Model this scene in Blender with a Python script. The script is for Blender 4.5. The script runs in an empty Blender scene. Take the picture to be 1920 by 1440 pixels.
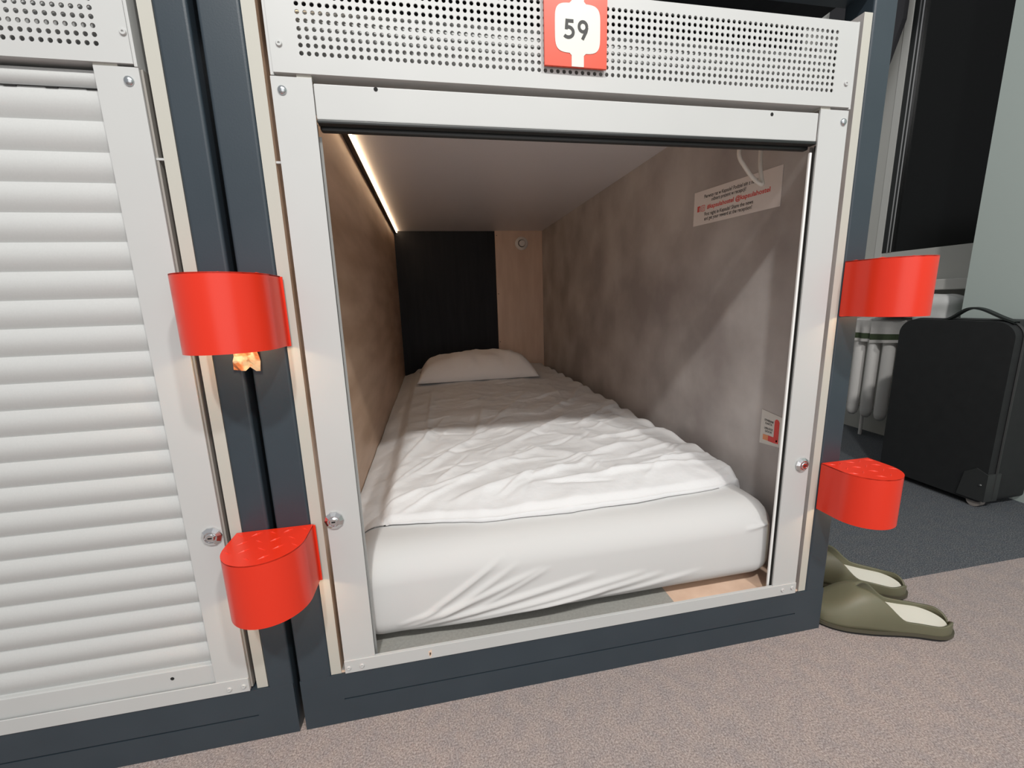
import bpy, bmesh, math, random
from mathutils import Vector, Matrix, noise
C = bpy.context.scene.collection
PI = math.pi
CAM = Vector((0.14558595, -0.7, 0.76872404))

# ------------------------------------------------------------------ materials
def mat(name, col, rough=0.5, metal=0.0, spec=0.5, bump=None, mottle=None, emit=None, strength=0.0, coat=0.0):
    """bump=(scale,strength,distance)  mottle=(scale,second colour,detail,contrast)"""
    m = bpy.data.materials.new(name); m.use_nodes = True
    nt = m.node_tree; b = nt.nodes['Principled BSDF']
    b.inputs['Base Color'].default_value = (*col, 1)
    b.inputs['Roughness'].default_value = rough
    b.inputs['Metallic'].default_value = metal
    b.inputs['Specular IOR Level'].default_value = spec
    b.inputs['Coat Weight'].default_value = coat
    tc = nt.nodes.new('ShaderNodeTexCoord')
    if mottle:
        s, c2, det, con = mottle[:4]
        mp = nt.nodes.new('ShaderNodeMapping'); nt.links.new(tc.outputs['Object'], mp.inputs['Vector'])
        if len(mottle) > 4: mp.inputs['Scale'].default_value = mottle[4]
        n = nt.nodes.new('ShaderNodeTexNoise'); n.inputs['Scale'].default_value = s; n.inputs['Detail'].default_value = det
        nt.links.new(mp.outputs[0], n.inputs['Vector'])
        r = nt.nodes.new('ShaderNodeValToRGB')
        r.color_ramp.elements[0].position = 0.5 - con; r.color_ramp.elements[0].color = (*col, 1)
        r.color_ramp.elements[1].position = 0.5 + con; r.color_ramp.elements[1].color = (*c2, 1)
        nt.links.new(n.outputs['Fac'], r.inputs['Fac']); nt.links.new(r.outputs['Color'], b.inputs['Base Color'])
    if bump:
        n2 = nt.nodes.new('ShaderNodeTexNoise'); n2.inputs['Scale'].default_value = bump[0]; n2.inputs['Detail'].default_value = 4
        nt.links.new(tc.outputs['Object'], n2.inputs['Vector'])
        bp = nt.nodes.new('ShaderNodeBump'); bp.inputs['Strength'].default_value = bump[1]; bp.inputs['Distance'].default_value = bump[2]
        nt.links.new(n2.outputs['Fac'], bp.inputs['Height']); nt.links.new(bp.outputs['Normal'], b.inputs['Normal'])
    if emit:
        b.inputs['Emission Color'].default_value = (*emit, 1); b.inputs['Emission Strength'].default_value = strength
    return m
def L(r, g, b):  # sRGB 0-255 -> linear
    return tuple(((c/255+.055)/1.055)**2.4 if c > 10 else c/255/12.92 for c in (r, g, b))

M = {}
M['white'] = mat('white_powder_coat', (.49, .497, .49), .45, mottle=(6, (.52, .527, .52), 3, .3))
M['track'] = mat('bright_white_track', (.86, .86, .84), .4)
M['cream'] = mat('cream_board_edge', (.47, .46, .41), .6)
M['dark'] = mat('slate_painted_steel', (.028, .041, .053), .38, mottle=(9, (.034, .048, .061), 3, .25), bump=(400, .08, .001))
M['slat'] = mat('shutter_aluminium', (.50, .507, .50), .42, mottle=(400, (.53, .537, .53), 2, .3))
M['ceil'] = mat('pale_laminate', (.84, .80, .805), .4, mottle=(300, (.78, .745, .75), 3, .25))
M['concrete'] = mat('concrete_laminate', (.33, .297, .288), .42, mottle=(4.5, (.53, .50, .485), 9, .16), bump=(90, .05, .001))
M['woodL'] = mat('brown_oak_laminate', (.46, .295, .19), .38, mottle=(3.0, (.66, .46, .33), 8, .18, (1, 1, 5)))
M['tan'] = mat('birch_board', (.68, .48, .36), .55, mottle=(5, (.76, .56, .43), 6, .2, (6, 6, 1)))
M['backdark'] = mat('charcoal_wall_covering', (.008, .009, .013), .8, mottle=(7, (.014, .016, .021), 4, .2, (6, 1, .5)))
M['matgrey'] = mat('grey_floor_laminate', (.29, .285, .265), .7, mottle=(180, (.35, .345, .32), 4, .25))
M['gasket'] = mat('black_rubber', (.012, .014, .014), .4)
M['brush'] = mat('grey_guide_brush', (.10, .095, .085), .8, mottle=(90, (.17, .16, .15), 3, .2, (1, 1, .2)))
M['red'] = mat('red_enamel', (.72, .030, .009), .30, coat=.0)
M['plate_red'] = mat('red_sign_vinyl', (.70, .075, .035), .35)
M['signwhite'] = mat('sign_white', (.66, .66, .60), .4)
M['ink'] = mat('black_ink', (.018, .018, .018), .5)
M['inkred'] = mat('red_ink', (.75, .06, .05), .5)
M['inkorange'] = mat('orange_ink', (.85, .34, .16), .5)
M['paper'] = mat('sticker_paper', (.80, .74, .71), .6)
M['paperwhite'] = mat('white_sticker_paper', (.72, .70, .66), .5)
M['chrome'] = mat('chrome', (.75, .75, .76), .12, metal=1.0)
M['chan'] = mat('grey_channel', (.30, .285, .26), .6)
M['steel'] = mat('zinc_screw', (.55, .58, .6), .25, metal=1.0)
M['hole'] = mat('dark_drill_hole', (.01, .01, .01), .9)
M['sheet'] = mat('white_cotton_sheet', (.58, .577, .57), .9, bump=(700, .12, .0006))
M['duvet'] = mat('white_crumpled_cotton', (.71, .71, .715), .9, bump=(38, .5, .004))
M['pillow'] = mat('white_pillowcase', (.84, .79, .76), .9, bump=(30, .35, .004))
M['led'] = mat('warm_led', (1, .9, .75), .5, emit=(1.0, .72, .45), strength=12.0)
M['bulb'] = mat('warm_step_bulb', (1, .9, .7), .5, emit=(1.0, .88, .55), strength=6)
M['plastic'] = mat('off_white_plastic', (.74, .69, .62), .35)
M['vent'] = mat('vent_white_plastic', (.82, .76, .71), .4)
M['blackcase'] = mat('black_suitcase_shell', (.009, .010, .011), .6, mottle=(25, (.014, .015, .016), 4, .3), bump=(300, .2, .001))
M['blackplastic'] = mat('black_plastic', (.03, .032, .032), .4)
M['strap'] = mat('black_webbing', (.012, .016, .015), .6)
M['rubberwheel'] = mat('grey_wheel', (.30, .27, .25), .5)
M['olive'] = mat('olive_eva_foam', (.115, .112, .068), .5, mottle=(14, (.14, .135, .085), 3, .3))
M['oliveband'] = mat('brown_sole_band', (.075, .068, .045), .55)
M['sole'] = mat('black_outsole', (.012, .012, .012), .7)
M['insole'] = mat('white_insole', (.70, .69, .61), .7)
M['wallgrey'] = mat('greygreen_wall_paint', (.41, .47, .445), .8)
M['nichegrey'] = mat('niche_wall_paint', (.52, .52, .49), .8)
M['frame'] = mat('window_frame_grey', (.60, .60, .57), .5)
M['night'] = mat('night_window_glass', (.005, .006, .006), .2, spec=.22)
M['alu'] = mat('aluminium_bead', (.5, .5, .5), .3, metal=1)
M['sill'] = mat('sill_stone', (.60, .59, .56), .6)
M['radiator'] = mat('radiator_enamel', (.76, .74, .72), .4)
M['towel'] = mat('white_towel', (.82, .80, .78), .95, bump=(300, .5, .002))
M['green'] = mat('green_towel_band', (.10, .135, .075), .95, bump=(300, .5, .002))
M['purple'] = mat('purple_cloth', (.075, .05, .095), .9)
M['bundle'] = mat('white_plastic_bag', (.88, .88, .86), .35)
M['shadow_sheet'] = mat('dark_shadow_sheet', (.035, .035, .04), .9)
M['foil'] = mat('orange_foil', (.85, .42, .18), .4, mottle=(60, (.85, .80, .62), 2, .06))

# carpets: flecked noise colour with bump
def carpet(name, c1, c2, c3):
    m = bpy.data.materials.new(name); m.use_nodes = True; nt = m.node_tree; b = nt.nodes['Principled BSDF']
    b.inputs['Roughness'].default_value = .95; b.inputs['Specular IOR Level'].default_value = .15
    tc = nt.nodes.new('ShaderNodeTexCoord')
    n = nt.nodes.new('ShaderNodeTexNoise'); n.inputs['Scale'].default_value = 330; n.inputs['Detail'].default_value = 8; n.inputs['Roughness'].default_value = .75
    n2 = nt.nodes.new('ShaderNodeTexNoise'); n2.inputs['Scale'].default_value = 34; n2.inputs['Detail'].default_value = 5
    for x in (n, n2): nt.links.new(tc.outputs['Object'], x.inputs['Vector'])
    r = nt.nodes.new('ShaderNodeValToRGB')
    r.color_ramp.elements[0].position = .38; r.color_ramp.elements[0].color = (*c1, 1)
    r.color_ramp.elements[1].position = .63; r.color_ramp.elements[1].color = (*c3, 1)
    e = r.color_ramp.elements.new(.5); e.color = (*c2, 1)
    nt.links.new(n.outputs['Fac'], r.inputs['Fac'])
    mx = nt.nodes.new('ShaderNodeMix'); mx.data_type = 'RGBA'; mx.blend_type = 'MULTIPLY'; mx.inputs[0].default_value = .5
    r2 = nt.nodes.new('ShaderNodeValToRGB'); r2.color_ramp.elements[0].position = .35; r2.color_ramp.elements[0].color = (.84, .86, .90, 1)
    r2.color_ramp.elements[1].position = .62; r2.color_ramp.elements[1].color = (1.1, 1.05, 1.0, 1)
    nt.links.new(n2.outputs['Fac'], r2.inputs['Fac'])
    nt.links.new(r.outputs['Color'], mx.inputs[6]); nt.links.new(r2.outputs['Color'], mx.inputs[7])
    nt.links.new(mx.outputs[2], b.inputs['Base Color'])
    bp = nt.nodes.new('ShaderNodeBump'); bp.inputs['Strength'].default_value = .35; bp.inputs['Distance'].default_value = .0015
    nt.links.new(n.outputs['Fac'], bp.inputs['Height']); nt.links.new(bp.outputs['Normal'], b.inputs['Normal'])
    return m
M['carpet'] = carpet('mauve_carpet', (.18, .148, .143), (.325, .278, .264), (.51, .45, .43))
M['carpetdark'] = carpet('charcoal_carpet', (.03, .034, .042), (.085, .093, .103), (.21, .22, .235))

# ------------------------------------------------------------------ helpers
def box(bm, x0, x1, y0, y1, z0, z1, bev=0, seg=2, mi=0):
    r = bmesh.ops.create_cube(bm, size=1)
    vs = r['verts']
    for v in vs:
        v.co = Vector((x0+(v.co.x+.5)*(x1-x0), y0+(v.co.y+.5)*(y1-y0), z0+(v.co.z+.5)*(z1-z0)))
    fs = set(f for v in vs for f in v.link_faces)
    for f in fs: f.material_index = mi
    if bev:
        es = list(set(e for v in vs for e in v.link_edges))
        bmesh.ops.bevel(bm, geom=es, offset=bev, segments=seg, affect='EDGES', profile=.5, clamp_overlap=True)
def cyl(bm, c, axis, r0, r1, h, n=24, mi=0):
    """cylinder/cone whose base centre is c and which runs h along axis"""
    q = Vector(axis).normalized().to_track_quat('Z', 'Y').to_matrix().to_4x4()
    r = bmesh.ops.create_cone(bm, cap_ends=True, segments=n, radius1=r0, radius2=r1, depth=h,
                              matrix=Matrix.Translation(Vector(c)) @ q @ Matrix.Translation((0, 0, h/2)))
    for f in set(f for v in r['verts'] for f in v.link_faces): f.material_index = mi
def lathe(bm, c, axis, prof, n=32, mi=0):
    """prof: list of (radius, height along axis)"""
    q = Vector(axis).normalized().to_track_quat('Z', 'Y').to_matrix()
    rings = []
    for r, h in prof:
        if r < 1e-6: rings.append([bm.verts.new(Vector(c)+q @ Vector((0, 0, h)))])
        else: rings.append([bm.verts.new(Vector(c)+q @ Vector((r*math.cos(2*PI*i/n), r*math.sin(2*PI*i/n), h))) for i in range(n)])
    for a, b in zip(rings, rings[1:]):
        for i in range(n):
            j = (i+1) % n
            if len(a) == 1 and len(b) == 1: continue
            if len(a) == 1: f = bm.faces.new((a[0], b[i], b[j]))
            elif len(b) == 1: f = bm.faces.new((a[i], a[j], b[0]))
            else: f = bm.faces.new((a[i], a[j], b[j], b[i]))
            f.material_index = mi
def tube(bm, pts, r, n=10, cap=True, mi=0):
    pts = [Vector(p) for p in pts]; rings = []
    up = Vector((0, 0, 1))
    for i, p in enumerate(pts):
        t = (pts[min(i+1, len(pts)-1)]-pts[max(i-1, 0)]).normalized()
        a = t.cross(Vector((0, 1, 0)) if abs(t.y) < .9 else up).normalized(); b = t.cross(a)
        rr = r[i] if isinstance(r, (list, tuple)) else r
        rings.append([bm.verts.new(p+a*rr*math.cos(2*PI*k/n)+b*rr*math.sin(2*PI*k/n)) for k in range(n)])
    for A, B in zip(rings, rings[1:]):
        for k in range(n):
            f = bm.faces.new((A[k], A[(k+1) % n], B[(k+1) % n], B[k])); f.material_index = mi
    if cap:
        bm.faces.new(rings[0][::-1]); bm.faces.new(rings[-1])
def smooth_path(pts, k=8):
    out = []; P = [Vector(p) for p in pts]
    for i in range(len(P)-1):
        p0 = P[max(i-1, 0)]; p1 = P[i]; p2 = P[i+1]; p3 = P[min(i+2, len(P)-1)]
        for j in range(k):
            t = j/k
            out.append(.5*((2*p1)+(p2-p0)*t+(2*p0-5*p1+4*p2-p3)*t*t+(3*p1-p0-3*p2+p3)*t**3))
    return out+[P[-1]]
def prism(bm, poly, f, d, mi=0):
    """extrude closed polygon; f maps (a,b) -> Vector, d is the offset vector"""
    A = [bm.verts.new(f(*p)) for p in poly]; B = [bm.verts.new(f(*p)+Vector(d)) for p in poly]
    n = len(poly)
    fs = [bm.faces.new(A), bm.faces.new(B[::-1])]
    for i in range(n): fs.append(bm.faces.new((A[i], B[i], B[(i+1) % n], A[(i+1) % n])))
    for q in fs: q.material_index = mi
ROOT = {}
def obj(name, bm, mats, parent=None, smooth=False, label=None, recalc=True):
    if recalc: bmesh.ops.recalc_face_normals(bm, faces=bm.faces)
    me = bpy.data.meshes.new(name); bm.to_mesh(me); bm.free()
    if not isinstance(mats, (list, tuple)): mats = [mats]
    for m in mats: me.materials.append(m)
    if smooth:
        me.shade_smooth()
        if smooth != 'full': me.set_sharp_from_angle(angle=math.radians(40))
    o = bpy.data.objects.new(name, me); C.objects.link(o)
    if smooth is True:
        wn = o.modifiers.new('wn', 'WEIGHTED_NORMAL'); wn.keep_sharp = True; wn.weight = 80
    if parent:
        o.parent = parent
        if parent.type == 'EMPTY': o.matrix_parent_inverse = Matrix.Translation(-parent.location)
    if label: o['label'] = label
    return o
def tag(o, label, cat, group=None, kind=None):
    o['label'] = label; o['category'] = cat
    if group: o['group'] = group
    if kind: o['kind'] = kind
    return o
def thing(name, label, cat, loc=(0, 0, 0), group=None):
    o = bpy.data.objects.new(name, None); C.objects.link(o); o.location = loc; o.empty_display_size = .05
    return tag(o, label, cat, group)
def struct(name, bm, m, parent=None, smooth=False):
    o = obj(name, bm, m, parent, smooth)
    if not parent: o['kind'] = 'structure'
    return o
def copy_tree(o, parent=None):
    c = o.copy(); C.objects.link(c)
    if parent: c.parent = parent
    for ch in list(o.children): copy_tree(ch, c)
    return c
def rp(x, z, y):
    """where the sight line through (x,0,z) of the front plane meets depth y"""
    t = (y+.7)/.7
    return CAM.x+(x-CAM.x)*t, CAM.z+(z-CAM.z)*t
def text_bm(s, size, f, bold=0.0, align='LEFT', width=None):
    """flat lettering as mesh; f maps (a,b) in text plane -> Vector"""
    cu = bpy.data.curves.new('t', 'FONT'); cu.body = s; cu.size = size; cu.offset = bold; cu.align_x = align
    cu.resolution_u = 3
    o = bpy.data.objects.new('t', cu); C.objects.link(o)
    dg = bpy.context.evaluated_depsgraph_get(); dg.update()
    me = bpy.data.meshes.new_from_object(o.evaluated_get(dg))
    bpy.data.objects.remove(o)
    bm = bmesh.new(); bm.from_mesh(me); bpy.data.meshes.remove(me)
    if width and bm.verts:
        xs = [v.co.x for v in bm.verts]; w = max(xs)-min(xs); x0 = min(xs)
        for v in bm.verts: v.co.x = (v.co.x-x0)*width/w
    for v in bm.verts: v.co = f(v.co.x, v.co.y)
    return bm
def merge(bm, other):
    me = bpy.data.meshes.new('m'); other.to_mesh(me); other.free(); bm.from_mesh(me); bpy.data.meshes.remove(me)
def seg_folds(u, v, folds):
    """sum of fold ridges: (u0,v0,u1,v1,width,height[,asym])"""
    d = 0
    for (a, b, c, e, w, h) in folds:
        du, dv = c-a, e-b; l2 = du*du+dv*dv; t = ((u-a)*du+(v-b)*dv)/l2
        if t < -.15 or t > 1.15: continue
        s = ((u-a)*dv-(v-b)*du)/math.sqrt(l2)
        if abs(s) > 3*w: continue
        tt = min(max(t, 0), 1); tap = math.sin(PI*min(max((t+.15)/1.3, 0), 1))**.7
        # steep on one side, soft on the other
        w2 = w if s > 0 else w*.45
        d += h*tap*math.exp(-(s/w2)**2)
    return d

# ------------------------------------------------------------------ setting
bm = bmesh.new()
box(bm, -3.2, 3.4, -3.2, .092, -.05, 0); struct('floor', bm, M['carpet'])
bm = bmesh.new(); box(bm, .98, 3.4, .092, 2.6, -.05, 0); box(bm, -3.2, .98, .092, 2.6, -.05, -.002)
struct('floor', bm, M['carpetdark'])
WX, NX, WY = 2.2, 2.5, .607        # near wall face, window niche face, the wall's end
bm = bmesh.new(); box(bm, WX, WX+.45, -3.2, WY, 0, 2.7); struct('wall_right', bm, M['wallgrey'])
# niche wall with window opening
wy0, wy1, wz0, wz1 = .45, 1.185, .962, 2.35
bm = bmesh.new()
box(bm, NX, NX+.15, WY, 2.6, 0, wz0); box(bm, NX, NX+.15, wy1, 2.6, wz0, wz1)
box(bm, NX, NX+.15, WY, 2.6, wz1, 2.7); struct('wall_window', bm, M['nichegrey'])
bm = bmesh.new(); box(bm, .99, NX+.15, 2.45, 2.6, 0, 2.7); struct('wall_back', bm, M['nichegrey'])
win = bpy.data.objects.new('window_1', None); C.objects.link(win); win.location = (NX, .9, wz0); win['kind'] = 'structure'
bm = bmesh.new(); f = .045
box(bm, NX-.004, NX+.05, wy1-.002, wy1+.035, wz0-.03, wz1, .003)
box(bm, NX+.001, NX+.05, WY+.002, wy1, wz1-f, wz1, .003)
obj('window_frame', bm, M['frame'], win)
bm = bmesh.new(); box(bm, NX+.012, NX+.018, WY+.002, wy1-.004, wz0, wz1-f); obj('window_pane', bm, M['night'], win)
bm = bmesh.new(); box(bm, NX-.003, NX+.012, wy1-.032, wy1-.026, wz0, wz1-f); box(bm, NX-.003, NX+.012, wy1-.048, wy1-.042, wz0, wz1-f)
obj('glazing_bead', bm, M['alu'], win)
bm = bmesh.new(); box(bm, NX-.002, NX+.012, wy1-.026, wy1-.002, wz0, wz1-f); box(bm, NX-.002, NX+.012, wy1-.042, wy1-.032, wz0, wz1-f)
obj('window_gasket', bm, M['gasket'], win)
bm = bmesh.new(); box(bm, NX-.12, NX+.0, WY+.003, wy1+.25, .765, .812, .006); obj('window_sill', bm, M['sill'], win, True)
bm = bmesh.new()  # dark slanted sheet put up in place of the upper bunk's shadow
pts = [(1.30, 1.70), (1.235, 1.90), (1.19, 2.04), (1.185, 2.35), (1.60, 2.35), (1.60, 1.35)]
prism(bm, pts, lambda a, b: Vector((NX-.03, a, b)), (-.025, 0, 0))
tag(obj('shadow_sheet', bm, M['shadow_sheet'], None), 'dark grey sheet standing in for the shadow of the upper bunk beside the night window, top right', 'shadow_sheet')

# ------------------------------------------------------------------ perforated fascia
def perforated(x0, x1, z0, z1, hx0, nx, hz0, nz, pitch, r, y, th, zt=None):
    bm = bmesh.new(); n = 12
    gx0 = hx0-pitch/2; gx1 = hx0+(nx-.5)*pitch; gz0 = hz0-pitch/2; gz1 = hz0+(nz-.5)*pitch
    def q(a, b, c, d):
        bm.faces.new([bm.verts.new((px, y, pz)) for px, pz in ((a, c), (b, c), (b, d), (a, d))])
    q(x0, x1, z0, gz0); q(x0, x1, gz1, z1); q(x0, gx0, gz0, gz1); q(gx1, x1, gz0, gz1)
    for i in range(nx):
        for j in range(nz):
            cx = hx0+i*pitch; cz = hz0+j*pitch; A = []; B = []; D = []
            for k in range(n):
                a = 2*PI*k/n+PI/4; ca, sa = math.cos(a), math.sin(a); s = pitch/2/max(abs(ca), abs(sa))
                A.append(bm.verts.new((cx+ca*s, y, cz+sa*s))); B.append(bm.verts.new((cx+ca*r, y, cz+sa*r)))
                D.append(bm.verts.new((cx+ca*r, y+th, cz+sa*r)))
            for k in range(n):
                l = (k+1) % n
                bm.faces.new((A[k], A[l], B[l], B[k])); bm.faces.new((B[k], B[l], D[l], D[k]))
    # folded edges of the sheet
    for (a, b, c, d) in ((x0, x0, z0, z1), (x1, x1, z0, z1), (x0, x1, z0, z0), (x0, x1, z1, z1)):
        bm.faces.new([bm.verts.new(p) for p in ((a, y, c), (b, y, d), (b, y+.028, d), (a, y+.028, c))])
    return bm

def lock(parent, x, z):
    bm = bmesh.new()
    lathe(bm, (x, -.0005, z), (0, -1, 0), [(.0155, 0), (.0155, .0022), (.0102, .0062), (.0092, .0062), (.0088, .0045), (.0, .0045)], 10)
    lathe(bm, (x, -.004, z), (0, -1, 0), [(.0072, 0), (.0072, .003), (.0058, .0042), (.0, .0042)], 20)
    o = obj('lock', bm, M['chrome'], parent)
    bm = bmesh.new(); box(bm, x-.003, x+.003, -.0086, -.008, z-.0012, z+.0012)
    # (keyway, kept in the same level)
    obj('keyway', bm, M['hole'], parent)
    return o
def dome(parent, name, x, z, y, r, h, m):
    bm = bmesh.new()
    prof = [(r*math.cos(a), h*math.sin(a)) for a in [PI/2*k/6 for k in range(6)]]+[(0, h)]
    lathe(bm, (x, y, z), (0, -1, 0), prof, 16)
    return obj(name, bm, m, parent, True)
def rivet(parent, x, z, y):
    bm = bmesh.new()
    lathe(bm, (x, y, z), (0, -1, 0), [(.0042, 0), (.0042, .0012), (.0034, .0022), (.0016, .0022), (.0012, .0008), (0, .0008)], 18)
    return obj('rivet', bm, M['white'], parent, True)

# ------------------------------------------------------------------ capsule carcase (shared by the two units)
ZB, ZC = .1085, 1.24
def carcase(root, ox, pl=(-.1345, -.080), pr=(.936, .9855), left_board=(-.080, -.062), right_board=(.9185, .936), wallmats=None, skipL=False):
    for (a, b) in (pl, pr):
        bm = bmesh.new(); box(bm, ox+a, ox+b, 0, .06, 0, 2.45, .005, 3)
        obj('post', bm, M['dark'], root, True)
    # base beam: upper rail and proud lower plate
    bm = bmesh.new(); u0, u1, sa, sb = ox+pl[0]+.0005, ox+pr[1]-.0005, ox+pl[1]+.018, ox+pr[0]-.022
    pts = [(u0, 0), (u1, 0), (u1, ZB-.003), (u0, ZB-.003)]
    def Q(a, b, c, d, y=-.0001): bm.faces.new([bm.verts.new((p, y, q)) for p, q in ((a, c), (b, c), (b, d), (a, d))])
    zs0, zs1 = .0502, .0528
    Q(u0, u1, 0, zs0); Q(u0, u1, zs1, ZB-.003); Q(u0, sa, zs0, zs1); Q(sb, u1, zs0, zs1)
    Q(sa, sb, zs0, zs1, .006)
    for za, in ((zs0,), (zs1,)): bm.faces.new([bm.verts.new(p) for p in ((sa, -.0001, za), (sb, -.0001, za), (sb, .006, za), (sa, .006, za))])
    for za in (0, ZB-.003): bm.faces.new([bm.verts.new(p) for p in ((u0, -.0001, za), (u1, -.0001, za), (u1, .06, za), (u0, .06, za))])
    for xa in (u0, u1): bm.faces.new([bm.verts.new(p) for p in ((xa, -.0001, 0), (xa, .06, 0), (xa, .06, ZB-.003), (xa, -.0001, ZB-.003))])
    obj('base_beam', bm, M['dark'], root)
    # cross beam and deck of the bunk above
    bm = bmesh.new(); box(bm, ox+pl[0]+.002, ox+pr[1]-.002, .20, .26, 1.2455, 2.45, .003, 2)
    obj('upper_deck', bm, M['backdark'], root)
    bm = bmesh.new(); box(bm, ox+pl[1]-.003, ox+pr[0]+.003, .0005, .06, 1.285, 1.40, .0015, 2); obj('upper_beam', bm, M['dark'], root, True)
    bm = bmesh.new(); box(bm, ox+pl[1]-.003, ox+pr[0]+.003, .06, .2, 1.30, 1.32); obj('upper_floor', bm, M['backdark'], root)
    depth = 2.2
    for side, (a, b), wm in ((0, left_board, wallmats[0]), (1, right_board, wallmats[1])):
        bm = bmesh.new(); box(bm, ox+a, ox+b, .002, depth, ZB-.002, 1.245)
        for f_ in bm.faces:
            nrm = f_.normal
            f_.normal_update()
            if (side == 0 and f_.normal.x > .9) or (side == 1 and f_.normal.x < -.9): f_.material_index = 1
        obj('side_panel', bm, [M['cream'], wm], root)
    return depth
W59 = thing('sleeping_capsule', 'open sleeping capsule with red number 59 sign, shutter rolled up and bed inside', 'capsule bed', (.42, .03, 0))
depth = carcase(W59, 0, wallmats=(M['woodL'], M['concrete']))
bm = bmesh.new(); box(bm, -.062, .9185, .122, depth, ZC, ZC+.004); obj('ceiling_panel', bm, M['ceil'], W59)
bm = bmesh.new(); box(bm, -.062, .592, depth, depth+.02, .10, 1.25); obj('back_panel', bm, M['backdark'], W59)
bm = bmesh.new(); box(bm, .592, .9185, depth-.012, depth+.02, .10, 1.25, .002); bp = obj('back_board', bm, M['tan'], W59)
for zz in (1.21, .828, .50):
    bm = bmesh.new(); cyl(bm, (.603, depth-.0125, zz), (0, -1, 0), .003, .003, .001, 10); obj('screw_hole', bm, M['hole'], bp)
bm = bmesh.new()
lathe(bm, (.772, depth-.012, 1.158), (0, -1, 0), [(.044, 0), (.044, .004), (.036, .012), (.026, .014), (.0245, .004)], 36)
vt = obj('air_vent', bm, M['vent'], bp, True)
bm = bmesh.new(); lathe(bm, (.774, depth-.012, 1.158), (0, -1, 0), [(.0245, .001), (0, .001)], 30); obj('vent_gap', bm, M['hole'], bp)
bm = bmesh.new(); lathe(bm, (.774, depth-.012, 1.158), (0, -1, 0), [(.021, .003), (.021, .014), (.018, .017), (0, .018)], 30); obj('vent_disc', bm, M['vent'], bp, True)
bm = bmesh.new(); box(bm, -.062, .9185, .004, depth, .100, .1085)
obj('floor_panel', bm, M['tan'], W59)
bm = bmesh.new(); box(bm, -.062, .627, .006, depth, .1085, .1105); obj('floor_mat', bm, M['matgrey'], W59)
# LED profile in the corner of ceiling and left wall
bm = bmesh.new(); box(bm, -.062, -.046, .03, depth, ZC-.013, ZC); lp = obj('led_profile', bm, M['gasket'], W59)
bm = bmesh.new()
vs = [bm.verts.new(p) for p in ((-.0415, .03, ZC-.010), (-.0415, depth, ZC-.010), (-.0405, depth, ZC-.002), (-.0405, .03, ZC-.002))]
bm.faces.new(vs); vs2 = [bm.verts.new(p) for p in ((-.0455, .03, ZC-.008), (-.0455, depth, ZC-.008), (-.0455, depth, ZC-.0005), (-.0455, .03, ZC-.0005))]
bm.faces.new(vs2[::-1]); bm.faces.new((vs[0], vs[1], vs2[1], vs2[0])); bm.faces.new((vs[3], vs[2], vs2[2], vs2[3]))
obj('led_strip', bm, M['led'], lp)

# --- shutter frame of 59
def stile(root, x0, x1, lockx=None):
    bm = bmesh.new(); box(bm, x0, x1, 0, .0035, .1085, 1.0885, .0006, 2)
    s = obj('stile', bm, M['white'], root, True)
    return s
sL = stile(W59, -.0545, 0); sR = stile(W59, .8478, .907)
lock(sL, -.0415, .413); lock(sR, .8885, .415)
dome(sL, 'bolt', -.0406, 1.0708, -.0002, .0062, .004, M['steel']); dome(sR, 'bolt', .8971, 1.0693, -.0002, .0062, .004, M['steel'])
for s, a, b in ((sL, -.020, 0), (sR, .8478, .868)):
    bm = bmesh.new(); box(bm, a, b, .001, .024, 1.0885, 1.0925); obj('bracket_tab', bm, M['cream'], s)
# guide tracks: rubber edge, brush and thin white lip behind the inner edge of each stile
for a, b in ((.8480, .8500), (-.0025, .0)):
    bm = bmesh.new(); box(bm, a, b, .0036, .0065, .113, 1.03); obj('guide_gasket', bm, M['gasket'], W59)
bm = bmesh.new(); box(bm, .8462, .8700, .0125, .0145, .112, 1.03, .0003); obj('guide_brush', bm, M['brush'], W59)
bm = bmesh.new(); box(bm, .8418, .8464, .0085, .0125, .112, 1.020, .0008); obj('guide_track', bm, M['track'], W59, True)
bm = bmesh.new(); box(bm, -.006, .0006, .0218, .0235, .112, 1.020, .0005); obj('guide_track', bm, M['white'], W59, True)
# rolled-up bottom bar with gasket
bm = bmesh.new(); box(bm, .0003, .8475, .003, .015, 1.0365, 1.0835, .002, 2)
bar = obj('shutter_bottom_bar', bm, M['white'], W59, True)
bm = bmesh.new(); box(bm, .0003, .8475, .002, .016, 1.0315, 1.0365, .0015, 2); box(bm, .0003, .8475, .018, .030, 1.027, 1.040, .003, 2)
obj('rubber_seal', bm, M['gasket'], bar, True)
for hx, hz in ((.0862, 1.0800), (.7514, 1.0767)):
    bm = bmesh.new(); cyl(bm, (hx, .0031, hz), (0, -1, 0), .003, .003, .0004, 14); obj('drain_hole', bm, M['hole'], bar)
# shutter roll behind the fascia
bm = bmesh.new(); cyl(bm, (-.045, .050, 1.152), (1, 0, 0), .040, .040, .945, 40); obj('shutter_roll', bm, M['slat'], W59, True)
bm = bmesh.new(); box(bm, -.0525, .905, .118, .122, 1.088, 1.240); box(bm, -.0525, -.050, .003, .118, 1.094, 1.226); box(bm, .903, .9065, .03, .118, 1.094, 1.226)
obj('roll_box', bm, M['slat'], W59)
bm = perforated(-.0488, .9035, 1.0925, 1.2258, -.0092, 88, 1.1177, 10, .010027, .0030, -.002, .0015)
fas = obj('perforated_fascia', bm, M['white'], W59)
bm = bmesh.new(); box(bm, .9035, .9075, -.002, .03, 1.0895, 1.2268, .0006); obj('fascia_flange', bm, M['white'], fas)
bm = bmesh.new(); box(bm, -.0535, -.0488, .0, .03, 1.0895, 1.2258, .0006); obj('fascia_flange', bm, M['white'], fas)
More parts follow.
